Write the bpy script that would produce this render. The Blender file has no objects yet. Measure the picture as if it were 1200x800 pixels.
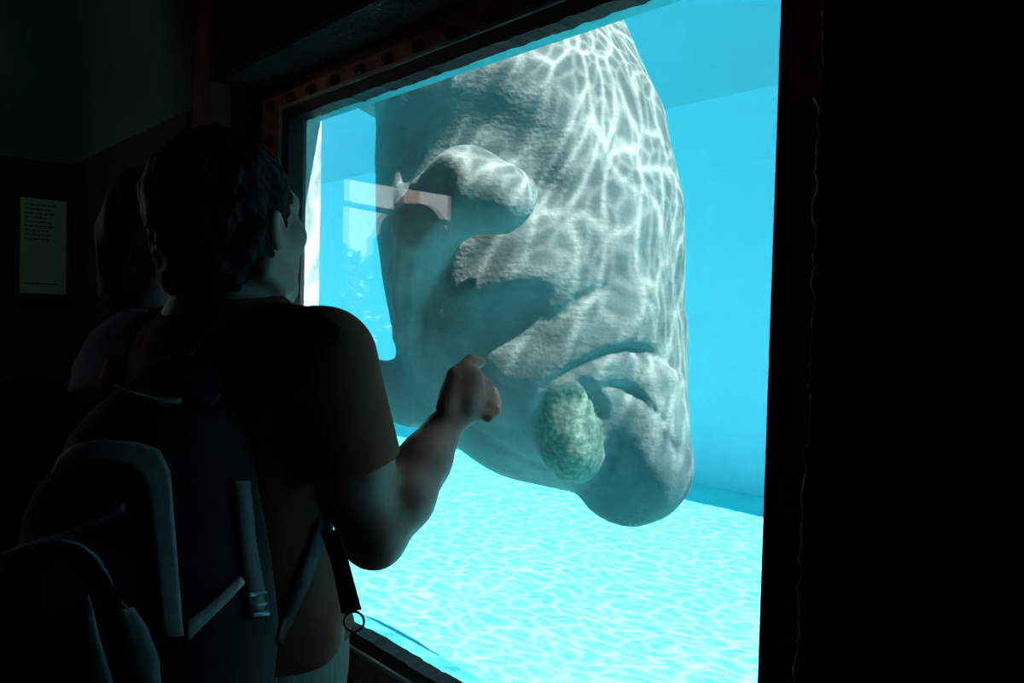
import bpy, bmesh, math, random
import numpy as np
from mathutils import Vector, noise as mnoise

random.seed(7)
C = bpy.context.scene.collection
sc = bpy.context.scene

# ------------------------------------------------------------------ camera
F = 900.0
YAW, PITCH, ROLL = math.radians(43.3137), math.radians(1.7172), math.radians(1.4106)
CAM = np.array([0.0, 0.0, 1.5])
fw = np.array([-math.cos(YAW) * math.cos(PITCH), math.sin(YAW) * math.cos(PITCH), -math.sin(PITCH)])
rt0 = np.cross(fw, [0, 0, 1.0]); rt0 /= np.linalg.norm(rt0)
up0 = np.cross(rt0, fw)
RT = rt0 * math.cos(ROLL) + up0 * math.sin(ROLL)
UP = -rt0 * math.sin(ROLL) + up0 * math.cos(ROLL)


def P(px, py, d):
    """world point seen at pixel (px,py) of the 1200x800 photo at depth d"""
    return CAM + fw * d + RT * ((px - 600) / F * d) + UP * ((400 - py) / F * d)


cd = bpy.data.cameras.new('camera')
cd.sensor_width = 36.0
cd.lens = 36.0 * F / 1200.0
cd.clip_start = 0.02
cam = bpy.data.objects.new('camera', cd)
C.objects.link(cam)
M4 = np.eye(4)
M4[:3, 0], M4[:3, 1], M4[:3, 2], M4[:3, 3] = RT, UP, -fw, CAM
from mathutils import Matrix
cam.matrix_world = Matrix(M4.tolist())
sc.camera = cam

vs = sc.view_settings
sc.display_settings.display_device = 'sRGB'
vs.view_transform = 'Standard'
vs.look = 'None'
vs.gamma = 1.0
vs.use_curve_mapping = False
vs.exposure = 0.0


# ------------------------------------------------------------------ materials
def new_mat(name):
    m = bpy.data.materials.new(name)
    m.use_nodes = True
    nt = m.node_tree
    for n in list(nt.nodes):
        nt.nodes.remove(n)
    out = nt.nodes.new('ShaderNodeOutputMaterial')
    return m, nt, out


def N(nt, t, **kw):
    n = nt.nodes.new(t)
    for k, v in kw.items():
        if k in n.inputs:
            n.inputs[k].default_value = v
        else:
            setattr(n, k, v)
    return n


def surf(name, col, col2=None, rough=0.6, scale=20.0, bump=0.0, bscale=None, metallic=0.0, spec=0.5, detail=4.0, sharp=None, stretch=None):
    m, nt, out = new_mat(name)
    b = N(nt, 'ShaderNodeBsdfPrincipled')
    b.inputs['Roughness'].default_value = rough
    b.inputs['Metallic'].default_value = metallic
    b.inputs['Specular IOR Level'].default_value = spec
    tc = N(nt, 'ShaderNodeTexCoord')
    src = tc.outputs['Object']
    if stretch:
        mp = N(nt, 'ShaderNodeMapping')
        mp.inputs['Scale'].default_value = stretch
        nt.links.new(src, mp.inputs['Vector'])
        src = mp.outputs['Vector']
    if col2 is None:
        b.inputs['Base Color'].default_value = (*col, 1)
    else:
        no = N(nt, 'ShaderNodeTexNoise')
        no.inputs['Scale'].default_value = scale
        no.inputs['Detail'].default_value = detail
        cr = N(nt, 'ShaderNodeValToRGB')
        lo, hi = sharp or (0.35, 0.65)
        cr.color_ramp.elements[0].position = lo
        cr.color_ramp.elements[1].position = hi
        cr.color_ramp.elements[0].color = (*col, 1)
        cr.color_ramp.elements[1].color = (*col2, 1)
        nt.links.new(src, no.inputs['Vector'])
        nt.links.new(no.outputs['Fac'], cr.inputs['Fac'])
        nt.links.new(cr.outputs['Color'], b.inputs['Base Color'])
    if bump:
        n2 = N(nt, 'ShaderNodeTexNoise')
        n2.inputs['Scale'].default_value = bscale or scale * 3
        n2.inputs['Detail'].default_value = 6
        bp = N(nt, 'ShaderNodeBump')
        bp.inputs['Strength'].default_value = 1.0
        bp.inputs['Distance'].default_value = bump
        nt.links.new(src, n2.inputs['Vector'])
        nt.links.new(n2.outputs['Fac'], bp.inputs['Height'])
        nt.links.new(bp.outputs['Normal'], b.inputs['Normal'])
    nt.links.new(b.outputs['BSDF'], out.inputs['Surface'])
    return m


MAT = {}
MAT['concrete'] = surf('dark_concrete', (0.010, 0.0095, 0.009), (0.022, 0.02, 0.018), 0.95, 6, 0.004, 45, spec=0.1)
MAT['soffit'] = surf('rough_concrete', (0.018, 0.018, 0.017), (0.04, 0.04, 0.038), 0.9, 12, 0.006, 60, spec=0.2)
MAT['caulk'] = surf('rough_mortar', (0.03, 0.03, 0.028), (0.22, 0.21, 0.20), 0.9, 90, 0.003, 150, spec=0.3)
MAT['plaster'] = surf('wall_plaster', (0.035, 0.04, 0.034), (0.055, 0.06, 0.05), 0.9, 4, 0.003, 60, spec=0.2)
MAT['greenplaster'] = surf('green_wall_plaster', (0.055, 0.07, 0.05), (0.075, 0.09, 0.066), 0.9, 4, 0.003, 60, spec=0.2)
MAT['door_shade'] = surf('dark_door_and_shade', (0.008, 0.008, 0.007), (0.014, 0.013, 0.012), 0.8, 5, spec=0.2)  # door frame, and the dark sheets standing in for wall shade
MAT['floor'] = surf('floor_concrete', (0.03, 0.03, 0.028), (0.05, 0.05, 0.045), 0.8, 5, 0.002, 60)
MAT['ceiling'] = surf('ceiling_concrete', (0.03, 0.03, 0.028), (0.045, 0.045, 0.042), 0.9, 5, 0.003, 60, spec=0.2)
MAT['frame'] = surf('rusty_red_steel', (0.17, 0.080, 0.052), (0.30, 0.150, 0.10), 0.75, 25, 0.0015, 90, spec=0.3)
MAT['rustpost'] = surf('rusty_brown_steel', (0.05, 0.022, 0.012), (0.13, 0.055, 0.03), 0.8, 12, 0.002, 60, spec=0.3, stretch=(1, 1, 0.2))
MAT['bolt'] = surf('corroded_bolt', (0.012, 0.006, 0.005), (0.035, 0.02, 0.015), 0.7, 60, 0.001, 200, spec=0.4)
MAT['gasket'] = surf('black_rubber', (0.006, 0.007, 0.008), (0.014, 0.014, 0.014), 0.6, 80, 0.001, 200)
MAT['bead'] = surf('grey_metal_bead', (0.30, 0.30, 0.29), None, 0.5, 10, metallic=0.3)
MAT['tankwhite'] = surf('pale_tank_paint', (0.05, 0.42, 0.48), (0.07, 0.46, 0.52), 0.7, 25, 0.002, 60)
MAT['liner'] = surf('white_reveal_paint', (0.42, 0.50, 0.50), (0.62, 0.68, 0.66), 0.7, 25, 0.002, 60)
MAT['tankblue'] = surf('turquoise_tank_paint', (0.68, 0.64, 0.74), (0.70, 0.66, 0.76), 0.8, 1.3, spec=0.2)
MAT['tankfloor'] = surf('pale_tank_floor', (0.21, 0.62, 0.66), (0.28, 0.68, 0.71), 0.9, 3.0, spec=0.2, stretch=(1, 3, 1))
MAT['skin'] = surf('skin', (0.145, 0.090, 0.067), (0.165, 0.102, 0.076), 0.5, 30, 0.0004, 300)
MAT['hair'] = surf('dark_hair', (0.003, 0.0022, 0.0016), (0.008, 0.0055, 0.004), 0.6, 70, 0.002, 150, spec=0.08, stretch=(1, 1, 0.25))
MAT['tee'] = surf('rust_brown_cotton', (0.105, 0.046, 0.028), (0.13, 0.058, 0.035), 0.9, 14, 0.002, 30, spec=0.1)
MAT['greytee'] = surf('grey_cotton', (0.28, 0.28, 0.30), (0.33, 0.33, 0.35), 0.9, 14, 0.002, 30, spec=0.1)
MAT['shorts'] = surf('grey_green_cotton', (0.12, 0.16, 0.155), (0.16, 0.20, 0.19), 0.9, 40, 0.003, 60, spec=0.1, stretch=(3, 3, 0.4))
MAT['shorts_b'] = surf('navy_cotton', (0.02, 0.025, 0.05), (0.03, 0.035, 0.06), 0.9, 40, spec=0.1)
MAT['shoe'] = surf('dark_shoe', (0.03, 0.03, 0.03), (0.05, 0.05, 0.05), 0.7, 30)
MAT['nylon'] = surf('black_nylon', (0.006, 0.006, 0.008), (0.011, 0.011, 0.014), 0.85, 200, 0.0015, 40, spec=0.15)
MAT['greynylon'] = surf('grey_nylon', (0.26, 0.26, 0.265), (0.32, 0.32, 0.32), 0.8, 90, 0.001, 80, spec=0.2)
MAT['webbing'] = surf('grey_webbing', (0.05, 0.06, 0.07), (0.07, 0.08, 0.09), 0.8, 300, 0.0005, 400, spec=0.2)
MAT['navy'] = surf('navy_padding', (0.008, 0.010, 0.018), (0.014, 0.016, 0.026), 0.85, 150, 0.001, 60, spec=0.15)
MAT['plastic'] = surf('grey_plastic', (0.10, 0.12, 0.13), None, 0.35)
MAT['red'] = surf('red_nylon', (0.30, 0.035, 0.02), (0.38, 0.05, 0.03), 0.8, 80, spec=0.2)
MAT['paper'] = surf('pale_green_sheet', (0.30, 0.38, 0.30), (0.38, 0.44, 0.34), 0.6, 3)
MAT['paper_dim'] = surf('dull_green_sheet', (0.08, 0.10, 0.08), (0.10, 0.12, 0.10), 0.7, 4)
MAT['ink'] = surf('dark_ink', (0.05, 0.07, 0.055), None, 0.8)
MAT['signframe'] = surf('black_sign_frame', (0.012, 0.012, 0.012), None, 0.6)
MAT['ground'] = surf('asphalt', (0.05, 0.05, 0.045), (0.10, 0.095, 0.08), 0.95, 8, 0.01, 60)
MAT['leaf'] = surf('leaf_green', (0.03, 0.05, 0.015), (0.10, 0.12, 0.05), 0.6, 20)
MAT['wood'] = surf('bark', (0.06, 0.04, 0.025), (0.1, 0.07, 0.04), 0.9, 20)
MAT['pinkpost'] = surf('pink_painted_post', (0.55, 0.36, 0.33), (0.62, 0.42, 0.38), 0.7, 10)
MAT['rail'] = surf('dark_rail', (0.02, 0.03, 0.035), None, 0.5)


# manatee skin: grey, mottled, finely wrinkled
def manatee_mat():
    m, nt, out = new_mat('manatee_skin')
    b = N(nt, 'ShaderNodeBsdfPrincipled')
    b.inputs['Roughness'].default_value = 0.75
    b.inputs['Specular IOR Level'].default_value = 0.25
    tc = N(nt, 'ShaderNodeTexCoord')
    n1 = N(nt, 'ShaderNodeTexNoise'); n1.inputs['Scale'].default_value = 5; n1.inputs['Detail'].default_value = 8; n1.inputs['Roughness'].default_value = 0.65
    nt.links.new(tc.outputs['Object'], n1.inputs['Vector'])
    cr = N(nt, 'ShaderNodeValToRGB')
    e = cr.color_ramp.elements
    e[0].position = 0.3; e[0].color = (0.115, 0.127, 0.124, 1)
    e[1].position = 0.72; e[1].color = (0.255, 0.263, 0.255, 1)
    nt.links.new(n1.outputs['Fac'], cr.inputs['Fac'])
    # greenish algae tint of the lip pad and pale scars come from a per-vertex mask of the skin itself
    at = N(nt, 'ShaderNodeAttribute'); at.attribute_name = 'algae'
    mx = N(nt, 'ShaderNodeMix'); mx.data_type = 'RGBA'
    n3 = N(nt, 'ShaderNodeTexNoise'); n3.inputs['Scale'].default_value = 90; n3.inputs['Detail'].default_value = 5
    nt.links.new(tc.outputs['Object'], n3.inputs['Vector'])
    cr2 = N(nt, 'ShaderNodeValToRGB')
    cr2.color_ramp.elements[0].position = 0.40; cr2.color_ramp.elements[0].color = (0.085, 0.125, 0.10, 1)
    cr2.color_ramp.elements[1].position = 0.68; cr2.color_ramp.elements[1].color = (0.19, 0.25, 0.21, 1)
    nt.links.new(n3.outputs['Fac'], cr2.inputs['Fac'])
    nt.links.new(at.outputs['Fac'], mx.inputs[0])
    nt.links.new(cr.outputs['Color'], mx.inputs[6])
    nt.links.new(cr2.outputs['Color'], mx.inputs[7])
    at2_ = N(nt, 'ShaderNodeAttribute'); at2_.attribute_name = 'bristle'
    mx2 = N(nt, 'ShaderNodeMix'); mx2.data_type = 'RGBA'; mx2.blend_type = 'MULTIPLY'
    mx2.inputs[7].default_value = (0.55, 0.59, 0.62, 1)
    nt.links.new(at2_.outputs['Fac'], mx2.inputs[0])
    nt.links.new(mx.outputs[2], mx2.inputs[6])
    nt.links.new(mx2.outputs[2], b.inputs['Base Color'])
    # wrinkles across the body and small pits
    mp = N(nt, 'ShaderNodeMapping'); mp.inputs['Scale'].default_value = (18, 18, 60)
    mp.inputs['Rotation'].default_value = (0.25, 0.3, 0)
    nt.links.new(tc.outputs['Object'], mp.inputs['Vector'])
    n2 = N(nt, 'ShaderNodeTexNoise'); n2.inputs['Scale'].default_value = 1.0; n2.inputs['Detail'].default_value = 5
    nt.links.new(mp.outputs['Vector'], n2.inputs['Vector'])
    vo = N(nt, 'ShaderNodeTexVoronoi'); vo.inputs['Scale'].default_value = 110
    nt.links.new(tc.outputs['Object'], vo.inputs['Vector'])
    ad = N(nt, 'ShaderNodeMath', operation='MULTIPLY_ADD')
    ad.inputs[1].default_value = 0.25
    nt.links.new(vo.outputs['Distance'], ad.inputs[0])
    nt.links.new(n2.outputs['Fac'], ad.inputs[2])
    bp = N(nt, 'ShaderNodeBump'); bp.inputs['Distance'].default_value = 0.004; bp.inputs['Strength'].default_value = 0.7
    nt.links.new(ad.outputs['Value'], bp.inputs['Height'])
    nt.links.new(bp.outputs['Normal'], b.inputs['Normal'])
    nt.links.new(b.outputs['BSDF'], out.inputs['Surface'])
    return m


MAT['manatee'] = manatee_mat()


def glass_mat():
    m, nt, out = new_mat('window_glass')
    g = N(nt, 'ShaderNodeBsdfGlass')
    g.inputs['IOR'].default_value = 1.5
    g.inputs['Roughness'].default_value = 0.0
    nt.links.new(g.outputs['BSDF'], out.inputs['Surface'])
    return m


MAT['glass'] = glass_mat()


def water_volume_mat():
    m, nt, out = new_mat('tank_water')
    ab = N(nt, 'ShaderNodeVolumeAbsorption')
    ab.inputs['Color'].default_value = (0.10, 0.90, 0.97, 1)
    ab.inputs['Density'].default_value = 0.16
    scn = N(nt, 'ShaderNodeVolumeScatter')
    scn.inputs['Color'].default_value = (0.05, 0.62, 0.80, 1)
    scn.inputs['Density'].default_value = 0.04
    scn.inputs['Anisotropy'].default_value = 0.3
    ad = N(nt, 'ShaderNodeAddShader')
    nt.links.new(ab.outputs[0], ad.inputs[0])
    nt.links.new(scn.outputs[0], ad.inputs[1])
    nt.links.new(ad.outputs[0], out.inputs['Volume'])
    return m


MAT['water'] = water_volume_mat()


def water_surface_mat():
    """rippled water top: ripples focus the sun into a net of bright lines (transmission pattern),
    and reflect the tank from below at grazing angles"""
    m, nt, out = new_mat('rippled_water_surface')
    tc = N(nt, 'ShaderNodeTexCoord')
    wn = N(nt, 'ShaderNodeTexNoise'); wn.inputs['Scale'].default_value = 2.6; wn.inputs['Detail'].default_value = 2
    nt.links.new(tc.outputs['Object'], wn.inputs['Vector'])
    vm = N(nt, 'ShaderNodeVectorMath', operation='MULTIPLY_ADD')
    vm.inputs[1].default_value = (0.35, 0.35, 0)
    nt.links.new(wn.outputs['Color'], vm.inputs[0])
    nt.links.new(tc.outputs['Object'], vm.inputs[2])

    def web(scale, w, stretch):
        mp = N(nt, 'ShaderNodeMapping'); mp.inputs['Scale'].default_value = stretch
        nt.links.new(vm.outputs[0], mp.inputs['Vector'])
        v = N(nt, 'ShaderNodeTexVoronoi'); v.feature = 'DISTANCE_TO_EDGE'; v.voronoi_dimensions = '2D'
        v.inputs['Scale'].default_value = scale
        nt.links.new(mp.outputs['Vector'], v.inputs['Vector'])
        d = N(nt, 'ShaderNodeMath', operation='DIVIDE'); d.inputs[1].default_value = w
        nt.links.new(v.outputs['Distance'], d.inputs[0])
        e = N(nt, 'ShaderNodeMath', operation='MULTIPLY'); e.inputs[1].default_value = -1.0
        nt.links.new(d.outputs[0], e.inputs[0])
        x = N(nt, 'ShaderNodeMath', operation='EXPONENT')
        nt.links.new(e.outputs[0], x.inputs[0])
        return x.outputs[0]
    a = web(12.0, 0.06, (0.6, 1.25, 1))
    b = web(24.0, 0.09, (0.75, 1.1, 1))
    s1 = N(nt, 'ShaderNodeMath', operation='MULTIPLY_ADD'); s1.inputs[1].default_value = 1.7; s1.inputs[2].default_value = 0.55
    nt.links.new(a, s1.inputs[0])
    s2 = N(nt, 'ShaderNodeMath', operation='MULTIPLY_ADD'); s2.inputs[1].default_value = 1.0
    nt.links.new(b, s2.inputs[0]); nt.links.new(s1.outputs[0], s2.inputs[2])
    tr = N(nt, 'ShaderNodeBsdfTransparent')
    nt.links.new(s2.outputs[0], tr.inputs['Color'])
    gl = N(nt, 'ShaderNodeBsdfGlossy'); gl.inputs['Roughness'].default_value = 0.02
    n4 = N(nt, 'ShaderNodeTexNoise'); n4.inputs['Scale'].default_value = 4.0; n4.inputs['Detail'].default_value = 4
    nt.links.new(vm.outputs[0], n4.inputs['Vector'])
    bp = N(nt, 'ShaderNodeBump'); bp.inputs['Distance'].default_value = 0.06; bp.inputs['Strength'].default_value = 0.6
    nt.links.new(n4.outputs['Fac'], bp.inputs['Height'])
    nt.links.new(bp.outputs['Normal'], gl.inputs['Normal'])
    fr = N(nt, 'ShaderNodeFresnel'); fr.inputs['IOR'].default_value = 1.33
    mx = N(nt, 'ShaderNodeMixShader')
    nt.links.new(fr.outputs[0], mx.inputs[0])
    nt.links.new(tr.outputs[0], mx.inputs[1])
    nt.links.new(gl.outputs[0], mx.inputs[2])
    nt.links.new(mx.outputs[0], out.inputs['Surface'])
    return m


MAT['watertop'] = water_surface_mat()


# ------------------------------------------------------------------ mesh helpers
def link(name, verts, faces, mat, parent=None, smooth=False, mats=None):
    me = bpy.data.meshes.new(name)
    me.from_pydata([tuple(map(float, v)) for v in verts], [], [tuple(map(int, f)) for f in faces])
    me.materials.append(MAT[mat])
    if smooth:
        me.polygons.foreach_set('use_smooth', [True] * len(me.polygons))
    me.update()
    o = bpy.data.objects.new(name, me)
    C.objects.link(o)
    if parent:
        o.parent = parent
        o.matrix_parent_inverse = Matrix.Translation(-Vector(parent.location))
    return o


def thing(name, loc, label, cat, group=None):
    o = bpy.data.objects.new(name, None)
    o.empty_display_size = 0.1
    o.location = loc
    C.objects.link(o)
    o['label'] = label; o['category'] = cat
    if group: o['group'] = group
    return o


def tag(o, label, cat, group=None, kind=None):
    o['label'] = label; o['category'] = cat
    if group: o['group'] = group
    if kind: o['kind'] = kind
    return o


def structure(o, label, cat):
    return tag(o, label, cat, kind='structure')


class MB:
    def __init__(self): self.v = []; self.f = []

    def box(self, x0, x1, y0, y1, z0, z1):
        b = len(self.v)
        self.v += [(x0, y0, z0), (x1, y0, z0), (x1, y1, z0), (x0, y1, z0), (x0, y0, z1), (x1, y0, z1), (x1, y1, z1), (x0, y1, z1)]
        self.f += [(b, b + 3, b + 2, b + 1), (b + 4, b + 5, b + 6, b + 7), (b, b + 1, b + 5, b + 4), (b + 1, b + 2, b + 6, b + 5), (b + 2, b + 3, b + 7, b + 6), (b + 3, b, b + 4, b + 7)]
        return self

    def ring(self, x0, x1, z0, z1, X0, X1, Z0, Z1, y0, y1):
        """rectangular frame: inner x0..x1,z0..z1, outer X0..X1,Z0..Z1, between y0 and y1"""
        b = len(self.v)
        for y in (y0, y1):
            self.v += [(x0, y, z0), (x1, y, z0), (x1, y, z1), (x0, y, z1), (X0, y, Z0), (X1, y, Z0), (X1, y, Z1), (X0, y, Z1)]
        for i in range(4):
            j = (i + 1) % 4
            self.f += [(b + i, b + j, b + 4 + j, b + 4 + i)[::-1], (b + 8 + i, b + 8 + j, b + 12 + j, b + 12 + i),
                       (b + i, b + j, b + 8 + j, b + 8 + i), (b + 4 + i, b + 4 + j, b + 12 + j, b + 12 + i)[::-1]]
        return self

    def tube(self, pts, rad, seg=8, closed=False):
        pts = [np.array(p, float) for p in pts]
        n = len(pts); b = len(self.v)
        rads = rad if hasattr(rad, '__len__') else [rad] * n
        prev = None
        for i, p in enumerate(pts):
            if closed: t = pts[(i + 1) % n] - pts[i - 1]
            else: t = pts[min(i + 1, n - 1)] - pts[max(i - 1, 0)]
            t = t / (np.linalg.norm(t) + 1e-9)
            if prev is None:
                a = np.array([0, 0, 1.0]) if abs(t[2]) < 0.9 else np.array([1.0, 0, 0])
            else: a = prev
            u = a - t * (a @ t); u /= np.linalg.norm(u); w = np.cross(t, u); prev = u
            for k in range(seg):
                q = 2 * math.pi * k / seg
                self.v.append(tuple(p + rads[i] * (u * math.cos(q) + w * math.sin(q))))
        m = n if closed else n - 1
        for i in range(m):
            for k in range(seg):
                a0 = b + i * seg + k; a1 = b + i * seg + (k + 1) % seg
                c0 = b + ((i + 1) % n) * seg + k; c1 = b + ((i + 1) % n) * seg + (k + 1) % seg
                self.f.append((a0, a1, c1, c0))
        if not closed:
            self.f.append(tuple(b + k for k in range(seg))[::-1])
            self.f.append(tuple(b + (n - 1) * seg + k for k in range(seg)))
        return self

    def build(self, name, mat, parent=None, smooth=False, bevel=0):
        o = link(name, self.v, self.f, mat, parent, smooth)
        if bevel:
            m = o.modifiers.new('bevel', 'BEVEL'); m.width = bevel; m.segments = 2
        return o


# ------------------------------------------------------------------ implicit-surface sculpting
def smin(a, b, k):
    if k <= 0: return np.minimum(a, b)
    h = np.clip(0.5 + 0.5 * (b - a) / k, 0, 1)
    return b * (1 - h) + a * h - k * h * (1 - h)


def smax(a, b, k):
    return -smin(-a, -b, k)


def sph(p, c, r):
    return np.linalg.norm(p - np.asarray(c), axis=-1) - r


def ell(p, c, r, R=None):
    q = p - np.asarray(c)
    if R is not None: q = q @ np.asarray(R)
    r = np.asarray(r, float)
    k0 = np.linalg.norm(q / r, axis=-1)
    k1 = np.linalg.norm(q / (r * r), axis=-1)
    return np.where(k1 > 1e-9, k0 * (k0 - 1) / np.maximum(k1, 1e-9), -r.min())


def cap(p, a, b, ra, rb):
    a = np.asarray(a, float); b = np.asarray(b, float)
    ba = b - a
    h = np.clip(((p - a) @ ba) / (ba @ ba), 0, 1)
    return np.linalg.norm(p - a - h[..., None] * ba, axis=-1) - (ra + (rb - ra) * h)


def chain(p, pts, k=0.0):
    d = None
    for (a, ra), (b, rb) in zip(pts[:-1], pts[1:]):
        e = cap(p, a, b, ra, rb)
        d = e if d is None else smin(d, e, k)
    return d


def sines(p, f, seed=0):
    r = np.random.default_rng(seed)
    o = 0
    for i in range(6):
        v = r.normal(size=3); v /= np.linalg.norm(v)
        o = o + np.sin(p @ v * f * (0.7 + 0.25 * i) + r.uniform(0, 6.28))
    return o / 6


def polygonise(sdf, lo, hi, h, proj=3):
    lo = np.asarray(lo, float); hi = np.asarray(hi, float)
    B = 4
    nb = np.ceil((hi - lo) / (h * B)).astype(int)
    n = nb * B
    cs = [lo[i] + (np.arange(nb[i]) * B + (B - 1) / 2) * h for i in range(3)]
    G = np.stack(np.meshgrid(*cs, indexing='ij'), -1)
    dc = sdf(G.reshape(-1, 3)).reshape(nb)
    vol = np.repeat(np.repeat(np.repeat(dc, B, 0), B, 1), B, 2).astype(np.float32)
    act = np.argwhere(np.abs(dc) < h * B * 1.9)
    off = np.stack(np.meshgrid(*[np.arange(B)] * 3, indexing='ij'), -1).reshape(-1, 3)
    for s in range(0, len(act), 6000):
        a = act[s:s + 6000]
        idx = (a[:, None, :] * B + off[None]).reshape(-1, 3)
        vol[idx[:, 0], idx[:, 1], idx[:, 2]] = sdf(lo + idx * h)
    vol[0] = vol[-1] = 1; vol[:, 0] = vol[:, -1] = 1; vol[:, :, 0] = vol[:, :, -1] = 1
    ins = vol < 0
    sh = tuple(np.array(vol.shape) - 1)
    cnt = np.zeros(sh, np.int8)
    for d in np.ndindex(2, 2, 2):
        cnt += ins[d[0]:d[0] + sh[0], d[1]:d[1] + sh[1], d[2]:d[2] + sh[2]]
    cells = np.argwhere((cnt > 0) & (cnt < 8))
    pos = np.zeros((len(cells), 3)); w = np.zeros(len(cells))
    for ax in range(3):
        o1, o2 = [i for i in range(3) if i != ax]
        for a in (0, 1):
            for b in (0, 1):
                c0 = cells.copy(); c0[:, o1] += a; c0[:, o2] += b
                c1 = c0.copy(); c1[:, ax] += 1
                v0 = vol[c0[:, 0], c0[:, 1], c0[:, 2]].astype(float); v1 = vol[c1[:, 0], c1[:, 1], c1[:, 2]].astype(float)
                m = (v0 < 0) != (v1 < 0)
                t = np.where(m, v0 / np.where(m, v0 - v1, 1), 0)
                q = c0.astype(float); q[:, ax] += t
                pos[m] += q[m]; w[m] += 1
    pos /= w[:, None]
    vid = -np.ones(sh, np.int64)
    vid[cells[:, 0], cells[:, 1], cells[:, 2]] = np.arange(len(cells))
    faces = []
    for ax in range(3):
        o1, o2 = (ax + 1) % 3, (ax + 2) % 3
        sl0 = [slice(None)] * 3; sl1 = [slice(None)] * 3
        sl0[ax] = slice(0, -1); sl1[ax] = slice(1, None)
        ch = ins[tuple(sl0)] != ins[tuple(sl1)]
        e = np.argwhere(ch)
        e = e[(e[:, o1] > 0) & (e[:, o2] > 0) & (e[:, o1] < sh[o1]) & (e[:, o2] < sh[o2])]
        flip = ins[e[:, 0], e[:, 1], e[:, 2]]
        q = []
        for da, db in ((0, 0), (-1, 0), (-1, -1), (0, -1)):
            c = e.copy(); c[:, o1] += da; c[:, o2] += db
            q.append(vid[c[:, 0], c[:, 1], c[:, 2]])
        q = np.stack(q, 1)
        q[~flip] = q[~flip][:, ::-1]
        faces.append(q)
    faces = np.concatenate(faces)
    V = lo + pos * h
    e = h * 0.3
    for _ in range(proj):
        d = sdf(V)
        g = np.stack([sdf(V + np.eye(3)[i] * e) - sdf(V - np.eye(3)[i] * e) for i in range(3)], 1) / (2 * e)
        gl = np.maximum((g * g).sum(1), 0.25)
        step = g * (d / gl)[:, None]
        ln = np.linalg.norm(step, axis=1)
        step *= np.minimum(1, 0.7 * h / np.maximum(ln, 1e-9))[:, None]
        V = V - step * 0.8
    return V, faces


def sculpt(name, sdf, lo, hi, h, mat, parent=None):
    V, Fc = polygonise(sdf, lo, hi, h)
    me = bpy.data.meshes.new(name)
    me.vertices.add(len(V)); me.vertices.foreach_set('co', V.astype(np.float32).ravel())
    me.loops.add(len(Fc) * 4); me.loops.foreach_set('vertex_index', Fc.astype(np.int32).ravel())
    me.polygons.add(len(Fc))
    me.polygons.foreach_set('loop_start', np.arange(0, len(Fc) * 4, 4, dtype=np.int32))
    me.polygons.foreach_set('loop_total', np.full(len(Fc), 4, np.int32))
    me.polygons.foreach_set('use_smooth', np.ones(len(Fc), bool))
    me.update(calc_edges=True); me.validate()
    me.materials.append(MAT[mat])
    o = bpy.data.objects.new(name, me)
    C.objects.link(o)
    if parent:
        o.parent = parent
        o.matrix_parent_inverse = Matrix.Translation(-Vector(parent.location))
    return o


def cast(sdf, px, py, d0=0.4, d1=3.0):
    """depth at which the view ray of a pixel meets the surface"""
    d = d0
    ray = P(px, py, 1.0) - CAM
    for _ in range(200):
        v = float(sdf((CAM + ray * d)[None])[0])
        if v < 0.0007: return d
        d += max(v * 0.7, 0.0006)
        if d > d1: return None
    return d


def grad(sdf, p, e=0.003):
    g = np.array([float(sdf((p + np.eye(3)[i] * e)[None])[0] - sdf((p - np.eye(3)[i] * e)[None])[0]) for i in range(3)])
    return g / (np.linalg.norm(g) + 1e-9)


def resample(pts, n):
    pts = np.array(pts, float)
    s = np.r_[0, np.cumsum(np.linalg.norm(np.diff(pts, axis=0), axis=1))]
    t = np.linspace(0, s[-1], n)
    return np.stack([np.interp(t, s, pts[:, i]) for i in range(pts.shape[1])], 1)


def band(name, sdf, edge_a, edge_b, mat, parent, thick=0.004, n=26, m=4, label=None, lift=0.0015, d0=1.0):
    """strip of cloth lying on a sculpted surface between two drawn edges, with real thickness"""
    A = resample(edge_a, n); Bq = resample(edge_b, n)
    top = []; bot = []; last = None; miss = 0
    for i in range(n):
        for j in range(m + 1):
            q = A[i] + (Bq[i] - A[i]) * j / m
            d = cast(sdf, q[0], q[1])
            if d is None or (last and abs(d - last) > 0.12): d = last if last else d0; miss += 1
            last = d
            p = P(q[0], q[1], d)
            g = grad(sdf, p)
            bot.append(p + g * 0.0006); top.append(p + g * (thick + lift))
    V = top + bot; K = len(top); fs = []
    w = m + 1
    for i in range(n - 1):
        for j in range(m):
            a = i * w + j
            fs.append((a, a + 1, a + w + 1, a + w)); fs.append((K + a, K + a + w, K + a + w + 1, K + a + 1))
        fs.append((i * w, (i + 1) * w, K + (i + 1) * w, K + i * w))
        a = i * w + m
        fs.append((a + w, a, K + a, K + a + w))
    for j in range(m):
        fs.append((j + 1, j, K + j, K + j + 1))
        a = (n - 1) * w + j
        fs.append((a, a + 1, K + a + 1, K + a))
    if miss: print('BANDMISS', name, edge_a[0], miss, n * (m + 1))
    o = link(name, V, fs, mat, parent, True)
    if label: o['label'] = label
    return o


# ------------------------------------------------------------------ the room
WX0, WX1, WZ0, WZ1 = -1.50, -0.403, 0.911, 1.904        # clear glass
OX0, OX1, OZ0, OZ1 = -1.61, -0.305, 0.775, 1.987        # opening in the room wall
YF, YG = 0.645, 0.793                                   # room wall face, glass face
LX = -2.64                                              # left wall face
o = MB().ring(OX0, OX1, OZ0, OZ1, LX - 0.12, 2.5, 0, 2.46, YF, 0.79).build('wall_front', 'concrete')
structure(o, 'dark rough concrete wall around the viewing window', 'wall')
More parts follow.
